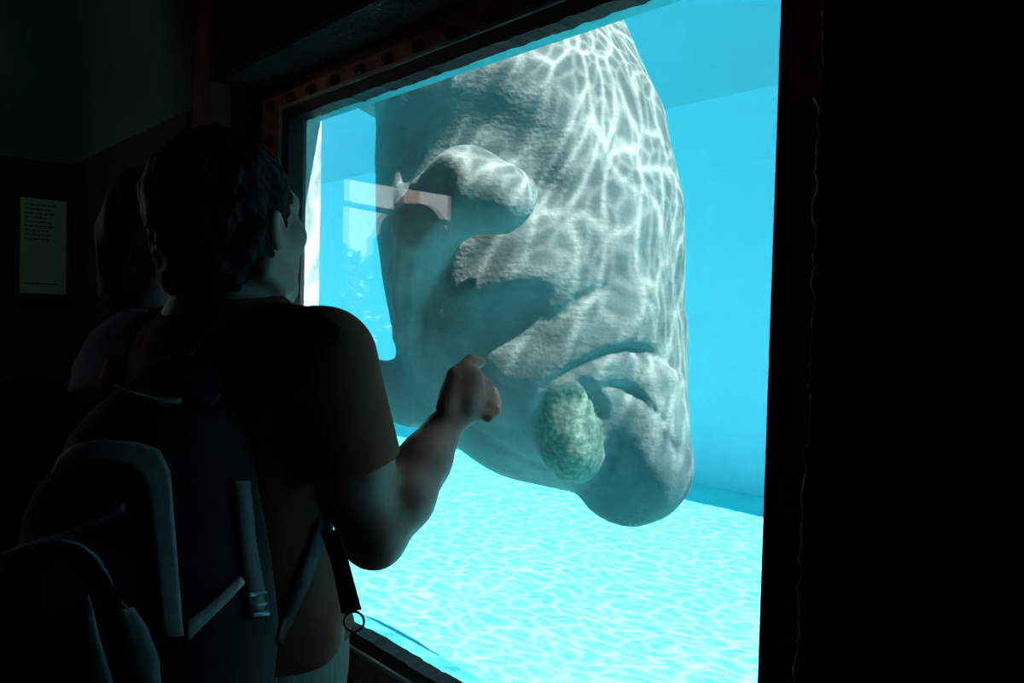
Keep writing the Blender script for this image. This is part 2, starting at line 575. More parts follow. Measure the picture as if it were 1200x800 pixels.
# soffit slab facing of the recess
o = MB().box(OX0, OX1, YF + 0.004, 0.752, OZ1 - 0.012, OZ1 + 0.02).build('trim_1', 'soffit')
structure(o, 'rough concrete underside of the recess above the window', 'trim')
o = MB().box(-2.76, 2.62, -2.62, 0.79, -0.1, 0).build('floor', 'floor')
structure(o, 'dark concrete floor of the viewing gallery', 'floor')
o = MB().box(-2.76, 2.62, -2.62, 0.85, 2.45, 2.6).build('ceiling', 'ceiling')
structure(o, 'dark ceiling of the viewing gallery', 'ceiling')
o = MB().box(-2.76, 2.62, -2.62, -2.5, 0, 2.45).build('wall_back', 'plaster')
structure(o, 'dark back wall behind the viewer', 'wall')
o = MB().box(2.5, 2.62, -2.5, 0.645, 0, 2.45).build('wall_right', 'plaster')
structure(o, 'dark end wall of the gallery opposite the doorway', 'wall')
DY0, DY1, DZ = -0.60, 0.10, 2.05
mb = MB()
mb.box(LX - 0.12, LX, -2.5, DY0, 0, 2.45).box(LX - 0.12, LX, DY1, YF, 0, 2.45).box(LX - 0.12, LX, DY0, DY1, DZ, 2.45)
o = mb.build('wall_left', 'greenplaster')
structure(o, 'dim greenish end wall with the open doorway and the notice', 'wall')
mb = MB()
mb.box(LX - 0.13, LX + 0.015, DY0 - 0.05, DY0, 0, DZ + 0.05).box(LX - 0.13, LX + 0.015, DY1, DY1 + 0.05, 0, DZ + 0.05).box(LX - 0.13, LX + 0.015, DY0, DY1, DZ, DZ + 0.05)
o = mb.build('door_1', 'door_shade', bevel=0.004)
structure(o, 'open doorway to daylight in the end wall', 'door')
# dark sheets put over the lower left and front walls in place of shade
o = MB().box(LX + 0.001, LX + 0.02, DY1 + 0.05, YF, 0, 1.93).build('trim_2', 'door_shade')
structure(o, 'dark sheet standing in for shade on the lower end wall', 'trim')
o = MB().box(LX + 0.02, -1.70, YF - 0.02, YF - 0.001, 0, 1.93).build('trim_3', 'door_shade')
structure(o, 'dark sheet standing in for shade on the wall left of the window', 'trim')
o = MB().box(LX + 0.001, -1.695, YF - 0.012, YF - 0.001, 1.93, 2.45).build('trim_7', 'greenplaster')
structure(o, 'dim plaster above the dark sheet left of the window', 'trim')
# rusty steel angle at the left corner of the recess
mb = MB().box(-1.692, -1.604, YF - 0.012, YF, 0, 2.45).box(-1.610, -1.600, YF - 0.012, YF + 0.035, 0.775, 1.975)
o = mb.build('trim_4', 'rustpost', bevel=0.002)
structure(o, 'rusty brown steel angle at the left corner of the window recess', 'trim')
# crumbling mortar edge down the right corner of the recess
zz = np.arange(0.72, 2.1, 0.008)
rng = np.random.default_rng(3)
pts = [(-0.3040 + 0.0012 * math.sin(z * 9) + rng.normal() * 0.0012, YF - 0.001 + rng.normal() * 0.001, z) for z in zz]
o = MB().tube(pts, [max(0.0012, 0.0032 + rng.normal() * 0.0016) for _ in zz], 7).build('trim_5', 'caulk', smooth=True)
structure(o, 'crumbling pale mortar edge on the right corner of the recess', 'trim')

# the window: frame, bead, gasket, pane, bolts
win = bpy.data.objects.new('window_1', None); win.location = (-0.95, 0.79, OZ0); C.objects.link(win)
structure(win, 'large aquarium viewing window in a rusty bolted steel frame', 'window')
g = 0.020; bd = 0.006
MB().ring(WX0 - g - bd, WX1 + 0.003, WZ0 - g - bd, WZ1 + g + bd, OX0, OX1, OZ0, OZ1 - 0.012, 0.752, 0.79).build('frame', 'frame', win, bevel=0.003)
MB().ring(WX0 - g, WX1 + 0.002, WZ0 - g, WZ1 + g, WX0 - g - bd, WX1 + 0.003, WZ0 - g - bd, WZ1 + g + bd, 0.749, 0.7565).build('bead', 'bead', win)


def gasket():
    # rubber seal with an uneven, scummy inner lip
    mbv, fs = [], []
    loop = []
    n = 110
    for (a, b) in (((WX0, WZ0), (WX1, WZ0)), ((WX1, WZ0), (WX1, WZ1)), ((WX1, WZ1), (WX0, WZ1)), ((WX0, WZ1), (WX0, WZ0))):
        for i in range(n):
            t = i / n
            loop.append((a[0] + (b[0] - a[0]) * t, a[1] + (b[1] - a[1]) * t))
    cx, cz = (WX0 + WX1) / 2, (WZ0 + WZ1) / 2
    L = len(loop)
    for k, (x, z) in enumerate(loop):
        side = k // n
        j = (mnoise.noise(Vector((x * 40, z * 40, 3))) * 0.0035 + mnoise.noise(Vector((x * 150, z * 150, 7))) * 0.0015) if side in (0, 2) else mnoise.noise(Vector((x * 30, z * 30, 3))) * 0.001
        t = (k % n) / n
        ease = min(1, t * 8, (1 - t) * 8)
        j *= ease
        ix, iz = (x, z + (j if side == 0 else -j)) if side in (0, 2) else (x + j, z)
        ox = WX0 - g if abs(x - WX0) < 1e-6 else (WX1 + 0.002 if abs(x - WX1) < 1e-6 else x)
        oz = WZ0 - g if abs(z - WZ0) < 1e-6 else (WZ1 + g if abs(z - WZ1) < 1e-6 else z)
        mbv += [(ox, 0.755, oz), (ix, 0.760, iz), (ix, 0.7925, iz), (ox, 0.7925, oz)]
    for k in range(L):
        a, b = k * 4, ((k + 1) % L) * 4
        for q in range(4):
            r = (q + 1) % 4
            fs.append((a + q, b + q, b + r, a + r))
    return link('gasket', mbv, fs, 'gasket', win)


gasket()
o = MB().box(WX0 - 0.012, WX1 + 0.04, YG, 0.813, WZ0 - 0.012, WZ1 + 0.012).build('glass_pane', 'glass', win)


def bolt_mesh():
    mb = MB()
    mb.tube([(0, 0, 0), (0, -0.002, 0)], 0.0135, 16)
    mb.tube([(0, -0.002, 0), (0, -0.010, 0)], [0.0095, 0.0095], 6)
    mb.tube([(0, -0.010, 0), (0, -0.0125, 0)], [0.0095, 0.006], 6)
    return mb


b0 = bolt_mesh().build('bolt', 'bolt', win)
spots = []
for x in np.arange(-1.56, -0.37, 0.0872): spots += [(x, OZ1 - 0.048), (x, OZ0 + 0.045)]
for z in np.arange(0.92, 1.90, 0.105): spots += [(-1.567, z), (-0.350, z)]
for i, (x, z) in enumerate(spots):
    bo = b0 if i == 0 else b0.copy()
    if i: C.objects.link(bo); bo.parent = win
    bo.matrix_parent_inverse = Matrix.Translation(-Vector(win.location))
    bo.location = (x, 0.7525, z)
    bo.rotation_euler = (0, random.uniform(0, 1), 0)

# ------------------------------------------------------------------ the tank
TX0, TX1, TY1, TZ0, TZ1 = -9.6, 4.5, 4.75, 0.348, 3.2
WS = 3.08
o = MB().ring(WX0 - 0.02, WX1 + 0.02, WZ0 - 0.01, WZ1 + 0.01, TX0, TX1, TZ0 - 0.1, TZ1, 0.813, 0.846).build('wall_tank_near', 'tankwhite')
structure(o, 'pale painted tank side of the window wall', 'wall')
o = MB().box(WX0 - 0.02, WX0, 0.8135, 0.848, WZ0 - 0.02, WZ1 + 0.02).build('trim_6', 'liner')
structure(o, 'pale painted reveal on the left tank side of the window', 'trim')
o = MB().box(TX0, TX1, TY1, TY1 + 0.15, TZ0 - 0.1, TZ1).build('wall_tank_far', 'tankblue')
structure(o, 'turquoise far wall of the tank', 'wall')
o = MB().box(TX0 - 0.15, TX0, 0.813, TY1 + 0.15, TZ0 - 0.1, TZ1).build('wall_tank_left', 'tankblue')
structure(o, 'turquoise left wall of the tank', 'wall')
o = MB().box(TX1, TX1 + 0.15, 0.813, TY1 + 0.15, TZ0 - 0.1, TZ1).build('wall_tank_right', 'tankblue')
structure(o, 'turquoise right wall of the tank', 'wall')
o = MB().box(TX0, TX1, 0.846, TY1, TZ0 - 0.1, TZ0).build('floor_tank', 'tankfloor')
structure(o, 'pale sunlit floor of the tank', 'floor')
o = MB().box(TX0 + 0.001, TX1 - 0.001, 0.815, TY1 - 0.001, TZ0 + 0.001, WS - 0.004).build('water_body', 'water')
tag(o, 'clear turquoise water filling the tank', 'water', kind='structure')
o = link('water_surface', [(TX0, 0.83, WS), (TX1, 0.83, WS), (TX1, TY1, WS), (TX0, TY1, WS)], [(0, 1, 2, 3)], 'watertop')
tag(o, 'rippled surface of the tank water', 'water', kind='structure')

# ------------------------------------------------------------------ the manatee
K = 1 / F


def mp(px, py, d, r):
    return (P(px, py, d), r * d * K)


BAS = np.stack([RT, UP, fw], 1)     # columns


def mell(p, px, py, d, rx, ry, rz, tilt=0.0):
    a = math.radians(tilt)           # + = clockwise in the picture
    R = np.stack([RT * math.cos(a) - UP * math.sin(a), RT * math.sin(a) + UP * math.cos(a), fw], 1)
    s = d * K
    return ell(p, P(px, py, d), (rx * s, ry * s, rz * s), R)


def groove(p, d, pts, w, k):
    t = chain(p, [mp(*q, w) for q in pts], 0)
    return smax(d, -t, k)


def manatee_sdf(p):
    d = chain(p, [mp(452, 62, 3.55, 62), mp(480, 40, 3.1, 100), mp(535, 25, 2.65, 128), mp(570, 55, 2.32, 136), mp(597, 110, 2.2, 148), mp(615, 190, 2.12, 164),
                  mp(624, 270, 2.08, 171), mp(632, 345, 2.05, 166), mp(648, 410, 2.02, 150)], 0.05)
    d = smin(d, mell(p, 425, 75, 4.0, 75, 18, 85, 0), 0.12)            # tail paddle
    d = smin(d, chain(p, [mp(560, 425, 2.02, 80), mp(622, 470, 1.98, 74), mp(690, 512, 1.95, 60)], 0.02), 0.08)   # throat and chin
    d = smin(d, chain(p, [mp(712, 420, 1.98, 90), mp(730, 480, 1.93, 78)], 0.0), 0.06)       # head
    # muzzle block
    mz = chain(p, [mp(745, 480, 1.865, 62), mp(752, 540, 1.87, 62)], 0)
    mz = smin(mz, mell(p, 742, 560, 1.90, 64, 52, 62, -12), 0.04)
    mz = smin(mz, mell(p, 722, 580, 1.90, 42, 27, 40, 25), 0.03)
    mz = smax(mz, (p - P(738, 512, 1.735)) @ (-0.56 * RT - 0.43 * UP - 0.71 * fw), 0.02)
    d = smin(d, mz, 0.02)
    d = smin(d, mell(p, 738, 437, 1.83, 66, 24, 45, 12), 0.025)          # brow ridge above the nose
    # lip pad, turned to the glass
    d = smin(d, mell(p, 672, 503, 1.775, 44, 63, 46, -9), 0.007)
    # folds of skin
    d = smin(d, mell(p, 622, 326, 1.735, 88, 30, 40, -14), 0.035)
    d = smin(d, mell(p, 712, 384, 1.80, 62, 32, 40, -34), 0.06)
    d = smax(d, -mell(p, 580, 392, 1.62, 66, 32, 46, -25), 0.08)
    # hollow above the flipper, opening to the belly side
    d = smax(d, -chain(p, [mp(620, 206, 1.672, 28), mp(602, 164, 1.655, 46), mp(545, 138, 1.65, 58), mp(465, 158, 1.69, 68)], 0.03), 0.11)
    # near flipper folded over the chest
    fl = chain(p, [mp(488, 390, 1.88, 24), mp(490, 320, 1.77, 29), mp(508, 256, 1.64, 43), mp(552, 224, 1.57, 49), mp(590, 232, 1.56, 40), mp(612, 226, 1.57, 20)], 0.02)
    d = smin(d, fl, 0.015)
    # far flipper
    f2 = chain(p, [mp(540, 450, 2.06, 46), mp(490, 462, 2.02, 36), mp(430, 452, 2.02, 32), mp(370, 430, 2.04, 26), mp(330, 410, 2.06, 14)], 0.02)
    d = smin(d, f2, 0.04)
    # creases, laid where the skin folds
    for pts, w, k in CREASES:
        d = smax(d, -chain(p, pts, 0), k)
    d = d + sines(p, 26, 4) * 0.003 + sines(p, 60, 9) * 0.0012
    return d


CREASES = []
base_sdf = manatee_sdf


def crease(pts, w, k, n=9, sink=0.0):
    q = resample(pts, n)
    out = []
    for i, (x, y) in enumerate(q):
        dd = cast(CR_BASE, x, y, 1.2, 3.2)
        if dd is None: continue
        ww = w * d_taper(i, n)
        out.append((P(x, y, dd + sink), ww * dd * K))
    if len(out) > 1: NEWC.append((out, w, k))


def d_taper(i, n):
    t = i / (n - 1)
    return max(0.25, min(1, 5 * t, 5 * (1 - t)))


NEWC = []
CR_BASE = manatee_sdf
crease([(640, 452), (665, 438), (700, 421), (735, 409), (770, 414), (803, 436)], 6.5, 0.012)
crease([(698, 462), (716, 450), (738, 455), (760, 472), (784, 496)], 5.5, 0.010)
crease([(660, 440), (640, 462), (629, 495), (634, 528), (653, 556), (690, 575)], 6, 0.012)
crease([(676, 443), (697, 455), (708, 485), (716, 520), (719, 548), (700, 566)], 9, 0.010)
crease([(650, 378), (680, 352), (716, 335)], 5, 0.015)
crease([(548, 400), (575, 436), (606, 470), (640, 520), (676, 560)], 4.5, 0.014)
crease([(520, 470), (560, 505), (610, 535), (660, 556)], 4, 0.016)
crease([(500, 300), (497, 350), (497, 425)], 5, 0.02)
crease([(482, 300), (474, 350), (474, 420)], 4, 0.02)
crease([(466, 260), (460, 330), (465, 400)], 4, 0.02)
crease([(500, 160), (478, 210), (466, 260)], 5, 0.03)
crease([(530, 425), (535, 440), (548, 452)], 6, 0.02)
crease([(525, 100), (500, 150), (480, 200)], 5, 0.03)
crease([(770, 500), (790, 520), (806, 535)], 3, 0.01)
CREASES = NEWC
lo = np.array([P(x, y, d) for x in (300, 840) for y in (-60, 640) for d in (1.5, 2.6)]).min(0)
man = sculpt('manatee', manatee_sdf, (-3.6, 0.95, 0.95), (-0.55, 3.6, 3.05), 0.011, 'manatee')
tag(man, 'grey wrinkled manatee hanging head down in the tank behind the window', 'manatee')
me = man.data
co = np.zeros(len(me.vertices) * 3, np.float32); me.vertices.foreach_get('co', co); co = co.reshape(-1, 3).astype(float)
al = np.clip(-mell(co, 671, 502, 1.745, 41, 61, 50, -9) / 0.008 + 0.6, 0, 1)
br = np.clip(-chain(co, [mp(742, 480, 1.82, 48), mp(750, 545, 1.85, 85)], 0) / 0.05 + 0.4, 0, 1) * (1 - al)
at = me.attributes.new('bristle', 'FLOAT', 'POINT'); at.data.foreach_set('value', br.astype(np.float32))
at = me.attributes.new('algae', 'FLOAT', 'POINT'); at.data.foreach_set('value', al.astype(np.float32))


# ------------------------------------------------------------------ people
def frame3(yaw, pitch=0.0):
    """columns right, forward, up; yaw measured from +y towards +x"""
    cy, sy = math.cos(yaw), math.sin(yaw)
    r = np.array([cy, -sy, 0]); f = np.array([sy, cy, 0]); u = np.array([0, 0, 1.0])
    f2 = f * math.cos(pitch) + u * math.sin(pitch); u2 = u * math.cos(pitch) - f * math.sin(pitch)
    return np.stack([r, f2, u2], 1)


def head_sdf(p, c, R, s=1.0):
    q = (p - c) @ R / s
    d = ell(q, (0, -0.012, 0.032), (0.076, 0.097, 0.100))
    d = smin(d, ell(q, (0, 0.030, -0.045), (0.058, 0.066, 0.078)), 0.03)
    d = smin(d, ell(q, (0, 0.066, -0.100), (0.030, 0.026, 0.024)), 0.02)
    d = smin(d, cap(q, (-0.04, 0.066, 0.028), (0.04, 0.066, 0.028), 0.018, 0.018), 0.015)   # brow
    for sx in (-1, 1):
        d = smin(d, sph(q, (sx * 0.042, 0.062, -0.018), 0.024), 0.02)         # cheek
        d = smax(d, -sph(q, (sx * 0.032, 0.098, 0.008), 0.015), 0.012)        # eye socket
        d = smin(d, sph(q, (sx * 0.032, 0.076, 0.008), 0.0125), 0.003)        # eye
        d = smin(d, cap(q, (sx * 0.05, 0.03, -0.088), (sx * 0.062, -0.015, -0.055), 0.016, 0.018), 0.02)   # jaw
        e = ell(q, (sx * 0.082, 0.000, -0.006), (0.010, 0.018, 0.029), np.stack([(math.cos(.35 * sx), math.sin(.35 * sx), 0), (-math.sin(.35 * sx), math.cos(.35 * sx), 0), (0, 0, 1)], 1))
        e = smax(e, -ell(q, (sx * 0.094, 0.007, -0.002), (0.009, 0.010, 0.018)), 0.004)
        d = smin(d, e, 0.006)
    d = smin(d, cap(q, (0, 0.092, 0.014), (0, 0.112, -0.030), 0.009, 0.013), 0.012)         # nose
    d = smin(d, sph(q, (0.012, 0.098, -0.035), 0.009), 0.006)
    d = smin(d, sph(q, (-0.012, 0.098, -0.035), 0.009), 0.006)
    d = smin(d, ell(q, (0, 0.090, -0.061), (0.024, 0.012, 0.007)), 0.005)                   # lips
    d = smin(d, ell(q, (0, 0.087, -0.073), (0.021, 0.012, 0.007)), 0.005)
    d = smax(d, -cap(q, (-0.022, 0.100, -0.067), (0.022, 0.100, -0.067), 0.002, 0.002), 0.003)
    return d * s


def fist_pts(wr, idx, pky, away, palm):
    """closed hand: returns list of capsules (a,b,ra,rb); wr wrist, idx/pky index and little knuckle, away = direction the knuckles face, palm = direction of the palm"""
    caps = []
    away = away / np.linalg.norm(away); palm = palm / np.linalg.norm(palm)
    rr = [0.0098, 0.0102, 0.0098, 0.0088]
    ln = [0.036, 0.040, 0.037, 0.030]
    for i in range(4):
        t = i / 3
        k = idx + (pky - idx) * t + away * (0.004 if i in (1, 2) else 0)
        caps.append((wr + (k - wr) * 0.12 + (pky - idx) * (t - 0.5) * 0.25, k, 0.0135, 0.0115))
        p1 = k + away * ln[i] * 0.35 + palm * ln[i] * 0.9
        p2 = p1 - away * ln[i] * 0.75 + palm * 0.008
        p3 = p2 - away * 0.006 - palm * 0.016
        caps += [(k, p1, rr[i] * 1.05, rr[i]), (p1, p2, rr[i], rr[i] * 0.92), (p2, p3, rr[i] * 0.92, rr[i] * 0.85)]
    return caps


def capset(p, caps, k):
    d = None
    for a, b, ra, rb in caps:
        e = cap(p, a, b, ra, rb)
        d = e if d is None else smin(d, e, k)
    return d


def relaxed_hand(p, wr, down, palm, side):
    """hanging hand: palm, four unequal bent fingers, thumb from the palm's side"""
    down = down / np.linalg.norm(down); palm = palm / np.linalg.norm(palm); side = side / np.linalg.norm(side)
    d = None
    lens = [0.072, 0.080, 0.074, 0.058]
    for i in range(4):
        o = side * (0.027 - 0.018 * i)
        k = wr + down * 0.085 + o
        e = cap(p, wr + o * 0.5 + down * 0.01, k, 0.015, 0.0125)
        d = e if d is None else smin(d, e, 0.010)
    f = None
    for i in range(4):
        o = side * (0.029 - 0.0193 * i); L = lens[i]
        k = wr + down * 0.085 + o
        a = k + down * L * 0.45 + palm * L * 0.14
        b = a + down * L * 0.30 + palm * L * 0.22
        c = b + down * L * 0.16 + palm * L * 0.20
        for (u, v, ra, rb) in ((k, a, .0092, .0085), (a, b, .0085, .008), (b, c, .008, .007)):
            e = cap(p, u, v, ra, rb); f = e if f is None else smin(f, e, 0.002)
    d = smin(d, f, 0.004)
    t0 = wr + down * 0.025 + side * 0.022; t1 = t0 + down * 0.04 + side * 0.028 + palm * 0.02; t2 = t1 + down * 0.03 + palm * 0.012
    d = smin(d, smin(cap(p, t0, t1, .015, .011), cap(p, t1, t2, .011, .009), .003), 0.008)
    return d


# ---- the man at the window
HC = P(275, 267, 1.09)                                   # head centre
HR = frame3(math.radians(-17), math.radians(11))
HS = 1.0
neck = np.array([HC[0] - 0.0, HC[1] - 0.03, HC[2] - 0.16])
TB = np.array([-1.075, 0.462, 0.0])                      # torso axis
def at1(x, y, z): return TB + np.array([x, y, z])
SHR = P(380, 432, 1.0); ELR = P(438, 622, 1.06); WRR = P(519, 503, 1.165)
SHL = at1(-0.172, -0.01, 1.425); ELL = at1(-0.195, -0.05, 1.13); WRL = at1(-0.175, 0.07, 0.93)
KI = P(546, 434, 1.185); KP = P(563, 466, 1.180)
FIST = fist_pts(WRR, KI, KP, np.array([0.25, 1.0, 0.25]), P(600, 520, 1.19) - P(540, 450, 1.17))
def thumb(p):
    a = P(524, 476, 1.155); b = P(533, 440, 1.165); c = P(551, 424, 1.185); e = P(562, 424, 1.20)
    return smin(smin(cap(p, a, b, .017, .0125), cap(p, b, c, .0125, .0108), .004), cap(p, c, e, .0108, .009), .004)


def torso1(p, o=0.0):
    d = ell(p, at1(0, 0, 1.27), (0.178 + o, 0.118 + o, 0.25 + o))
    d = smin(d, cap(p, at1(-0.14, -0.005, 1.415), at1(0.13, 0.02, 1.415), 0.062 + o, 0.062 + o), 0.06)
    d = smin(d, cap(p, at1(0, 0, 1.45), neck + np.array([0, -0.01, 0.0]), 0.075 + o * .6, 0.056 + o * .4), 0.05)
    d = smin(d, ell(p, at1(0.015, 0.005, 1.03), (0.166 + o, 0.122 + o, 0.22)), 0.05)
    d = smin(d, cap(p, P(300, 408, 1.09), P(378, 420, 1.0), 0.040 + o, 0.046 + o), 0.03)
    return d


def hips1(p, o=0.0):
    d = ell(p, at1(0.015, 0, 0.93), (0.172 + o, 0.125 + o, 0.15))
    for s in (-1, 1):
        d = smin(d, cap(p, at1(s * 0.09 + .01, 0, 0.86), at1(s * 0.10 + .01, 0.01, 0.50), 0.088 + o, 0.062 + o * 1.6), 0.03)
    return d


def body1(p):
    d = torso1(p)
    d = smin(d, cap(p, neck + np.array([0, -0.012, -0.02]), HC + np.array([0, -0.015, -0.05]), 0.057, 0.055), 0.03)
    d = smin(d, head_sdf(p, HC, HR, HS), 0.022)
    d = smin(d, hips1(p), 0.04)
    for s in (-1, 1):
        d = smin(d, chain(p, [(at1(s * 0.10 + .01, 0.01, 0.50), 0.058), (at1(s * 0.10 + .01, -0.015, 0.36), 0.056), (at1(s * 0.10 + .01, -0.01, 0.10), 0.036)], 0.02), 0.02)
    d = smin(d, chain(p, [(SHR, 0.062), (P(410, 540, 1.03), 0.052), (ELR, 0.045)], 0.03), 0.03)
    d = smin(d, chain(p, [(ELR, 0.045), (P(440, 633, 1.055), 0.039)], 0.01), 0.01)
    d = smin(d, chain(p, [(ELR, 0.046), (P(470, 582, 1.09), 0.0455), (P(497, 540, 1.13), 0.037), (WRR, 0.0295)], 0.02), 0.012)
    h = smin(capset(p, FIST, 0.0035), thumb(p), 0.004)
    h = smin(h, ell(p, (WRR + KI + KP) / 3, (0.03, 0.024, 0.03)), 0.012)
    h = smin(h, mell(p, 541, 459, 1.172, 25, 35, 15, 25), 0.005)
    h = smin(h, cap(p, P(533, 492, 1.165), P(553, 482, 1.185), 0.017, 0.017), 0.012)
    d = smin(d, h, 0.008)
    d = smin(d, chain(p, [(SHL, 0.056), (ELL, 0.043)], 0.02), 0.03)
    d = smin(d, chain(p, [(ELL, 0.043), (ELL * .5 + WRL * .5, 0.04), (WRL, 0.028)], 0.02), 0.012)
    d = smin(d, relaxed_hand(p, WRL, np.array([0.1, 0.35, -1]), np.array([0.9, -0.1, 0.1]), np.array([0.1, 1, 0.3])), 0.008)
    return d


def sleeve_r(p, o=0.0):
    a = P(378, 424, 1.0); b = P(407, 560, 1.03)
    d = cap(p, a, b, 0.070 + o, 0.078 + o)
    ax = (b - a) / np.linalg.norm(b - a)
    d = smax(d, (p - P(406, 541, 1.03)) @ ax, 0.004)
    return smax(d, -cap(p, P(406, 545, 1.03), P(416, 585, 1.04), 0.060, 0.066), 0.004)


def sleeve_l(p, o=0.0):
    a = SHL; b = ELL + (SHL - ELL) * 0.12
    ax = (b - a) / np.linalg.norm(b - a)
    return smax(cap(p, a, b, 0.068 + o, 0.064 + o), (p - (a + (b - a) * 0.82)) @ ax, 0.004)


def shirt1(p):
    d = torso1(p, 0.014)
    d = smin(d, ell(p, at1(0.02, 0.0, 1.0), (0.194, 0.146, 0.20)), 0.05)
    d = smin(d, sleeve_r(p), 0.02)
    d = smin(d, sleeve_l(p), 0.03)
    # wrinkles: long diagonal folds on the back, bunching above the hem
    wr = np.sin(p[:, 2] * 70 + p[:, 0] * 25 + 2 * np.sin(p[:, 0] * 14)) * np.clip((1.20 - p[:, 2]) / 0.15, 0, 1) * 0.007
    wr = wr + sines(p, 34, 5) * 0.006
    d = d + wr
    d = smax(d, 1.045 + 0.008 * np.sin(p[:, 0] * 18) - p[:, 2], 0.008)            # hem
    col = neck + np.array([0, 0.01, 0.025])
    d = smax(d, -cap(p, col + np.array([0, 0.02, 0.055]), col + np.array([0, 0.02, 0.2]), 0.068, 0.09), 0.006)                # neckline
    # hollow sleeve end and hem
    d = smax(d, -cap(p, at1(0.015, 0, 0.95), at1(0.015, 0, 0.99), 0.11, 0.10), 0.01)
    return d


def shorts1(p):
    d = hips1(p, 0.014)
    d = d + np.sin(np.arctan2(p[:, 1] - TB[1], p[:, 0] - TB[0]) * 46) * 0.0025 + sines(p, 40, 8) * 0.003
    d = smin(d, ell(p, at1(0.018, 0.003, 1.02), (0.193, 0.147, 0.2)), 0.02)
    d = smax(d, p[:, 2] - 1.075, 0.006)
    d = smax(d, 0.52 - p[:, 2], 0.006)
    return d


def hair1(p):
    q = (p - HC) @ HR / HS
    d = ell(q, (0, -0.020, 0.034), (0.088, 0.104, 0.103))
    d = smin(d, ell(q, (0, -0.064, -0.035), (0.070, 0.052, 0.078)), 0.03)
    d = smin(d, ell(q, (0, -0.01, -0.015), (0.086, 0.050, 0.05)), 0.02)
    front = q[:, 1] - (0.066 + 0.20 * (q[:, 2] - 0.06))
    d = smax(d, front, 0.012)
    low = q[:, 1] * 0.62 - q[:, 2] * 0.78 - 0.034          # from the temple back to the nape
    d = smax(d, low, 0.010)
    d = smax(d, -0.112 - q[:, 2], 0.02)
    for sx in (-1, 1):
        d = smax(d, -ell(q, (sx * 0.092, 0.004, -0.012), (0.026, 0.024, 0.034)), 0.006)
    # tousled locks
    d = d + sines(q * np.array([1, 1, 0.55]), 120, 2) * 0.008 + sines(q, 260, 6) * 0.004
    return d


def shoe(p, c, yaw=0):
    d = cap(p, c + np.array([0, -0.05, 0.045]), c + np.array([0, 0.13, 0.036]), 0.045, 0.036)
    d = smin(d, cap(p, c + np.array([0, -0.03, 0.05]), c + np.array([0, -0.02, 0.10]), 0.042, 0.044), 0.03)
    return smax(d, -(p[:, 2] - 0.001), 0.004)


man1 = thing('person', (TB[0], TB[1], 0), 'person in rust brown t-shirt with backpack resting a fist against the glass', 'person')
H5 = 0.0046
sculpt('body', body1, (-1.45, 0.18, 0.03), (-0.60, 0.83, 1.83), H5, 'skin', man1)
sculpt('hair', hair1, HC - 0.16, HC + 0.17, 0.0045, 'hair', man1)
sculpt('shirt', shirt1, (-1.42, 0.22, 0.88), (-0.70, 0.72, 1.62), 0.007, 'tee', man1)
sculpt('shorts', shorts1, (-1.35, 0.26, 0.48), (-0.78, 0.68, 1.11), 0.007, 'shorts', man1)
for s in (-1, 1):
    cs = at1(s * 0.10 + .01, 0.0, 0)
    sculpt('shoe', lambda p: shoe(p, cs), cs + np.array([-0.08, -0.13, -0.01]), cs + np.array([0.08, 0.20, 0.17]), 0.006, 'shoe', man1)


# ---- backpack on the man's right shoulder
def pack_sdf(p):
    d = chain(p, [mp(214, 476, 0.965, 62), mp(192, 545, 0.92, 98), mp(178, 640, 0.88, 122), mp(165, 740, 0.85, 146), mp(165, 850, 0.85, 150)], 0.03)
    d = smin(d, chain(p, [mp(70, 720, 0.76, 92), mp(75, 830, 0.76, 104)], 0.02), 0.03)
    d = smin(d, mell(p, 118, 610, 0.82, 78, 70, 60, 20), 0.03)
    d = smax(d, -(shirt_body(p) - 0.007), 0.01)
    d = d + sines(p, 40, 12) * 0.003
    return d


def shirt_body(p):
    return np.minimum(np.minimum(shirt1(p), shorts1(p)), np.minimum(hips1(p, 0.02), chain(p, [(SHR, 0.062), (P(410, 540, 1.03), 0.056), (ELR, 0.05)], 0.03)))


pk = thing('backpack', tuple(P(165, 850, 0.85)), 'black backpack with grey trim slung on the back of the person with raised fist', 'backpack')
sculpt('pack_body', pack_sdf, (-1.35, -0.10, 0.80), (-0.62, 0.50, 1.50), 0.0075, 'nylon', pk)
band('arch_panel', pack_sdf, [(62, 566), (72, 540), (88, 525), (120, 518), (165, 521), (188, 530), (199, 556), (205, 640), (213, 745)],
     [(70, 562), (84, 551), (98, 546), (128, 545), (155, 549), (166, 560), (174, 590), (180, 650), (190, 748)], 'greynylon', pk, 0.004, 40, 5, label='grey arched trim band')
band('zipper', pack_sdf, [(146, 590), (110, 610), (75, 627), (35, 640), (2, 653)], [(147, 602), (112, 618), (76, 635), (36, 646), (2, 658)], 'greynylon', pk, 0.003, 26, 2)
band('piping', pack_sdf, [(70, 634), (95, 640), (116, 655), (130, 680), (138, 712)], [(70, 640), (92, 646), (110, 660), (123, 684), (152, 716)], 'greynylon', pk, 0.003, 22, 2)
band('pocket_panel', pack_sdf, [(101, 698), (101, 750), (106, 800), (108, 830)], [(104, 698), (116, 745), (132, 795), (138, 830)], 'greynylon', pk, 0.003, 14, 3)
band('pocket_panel', pack_sdf, [(138, 715), (145, 750), (152, 785), (160, 830)], [(155, 712), (172, 735), (186, 770), (190, 830)], 'greynylon', pk, 0.003, 14, 3)
band('side_trim', pack_sdf, [(216, 730), (240, 712), (262, 692), (279, 676)], [(218, 752), (246, 724), (268, 702), (284, 684)], 'greynylon', pk, 0.003, 16, 2)
allf = lambda p: np.minimum(pack_sdf(p), np.minimum(shirt1(p), hips1(p, 0.014)))
band('webbing_strap', allf, [(270, 565), (275, 600), (278, 640), (286, 690), (292, 722)], [(289, 565), (293, 600), (297, 640), (306, 690), (311, 722)], 'webbing', pk, 0.003, 20, 2)
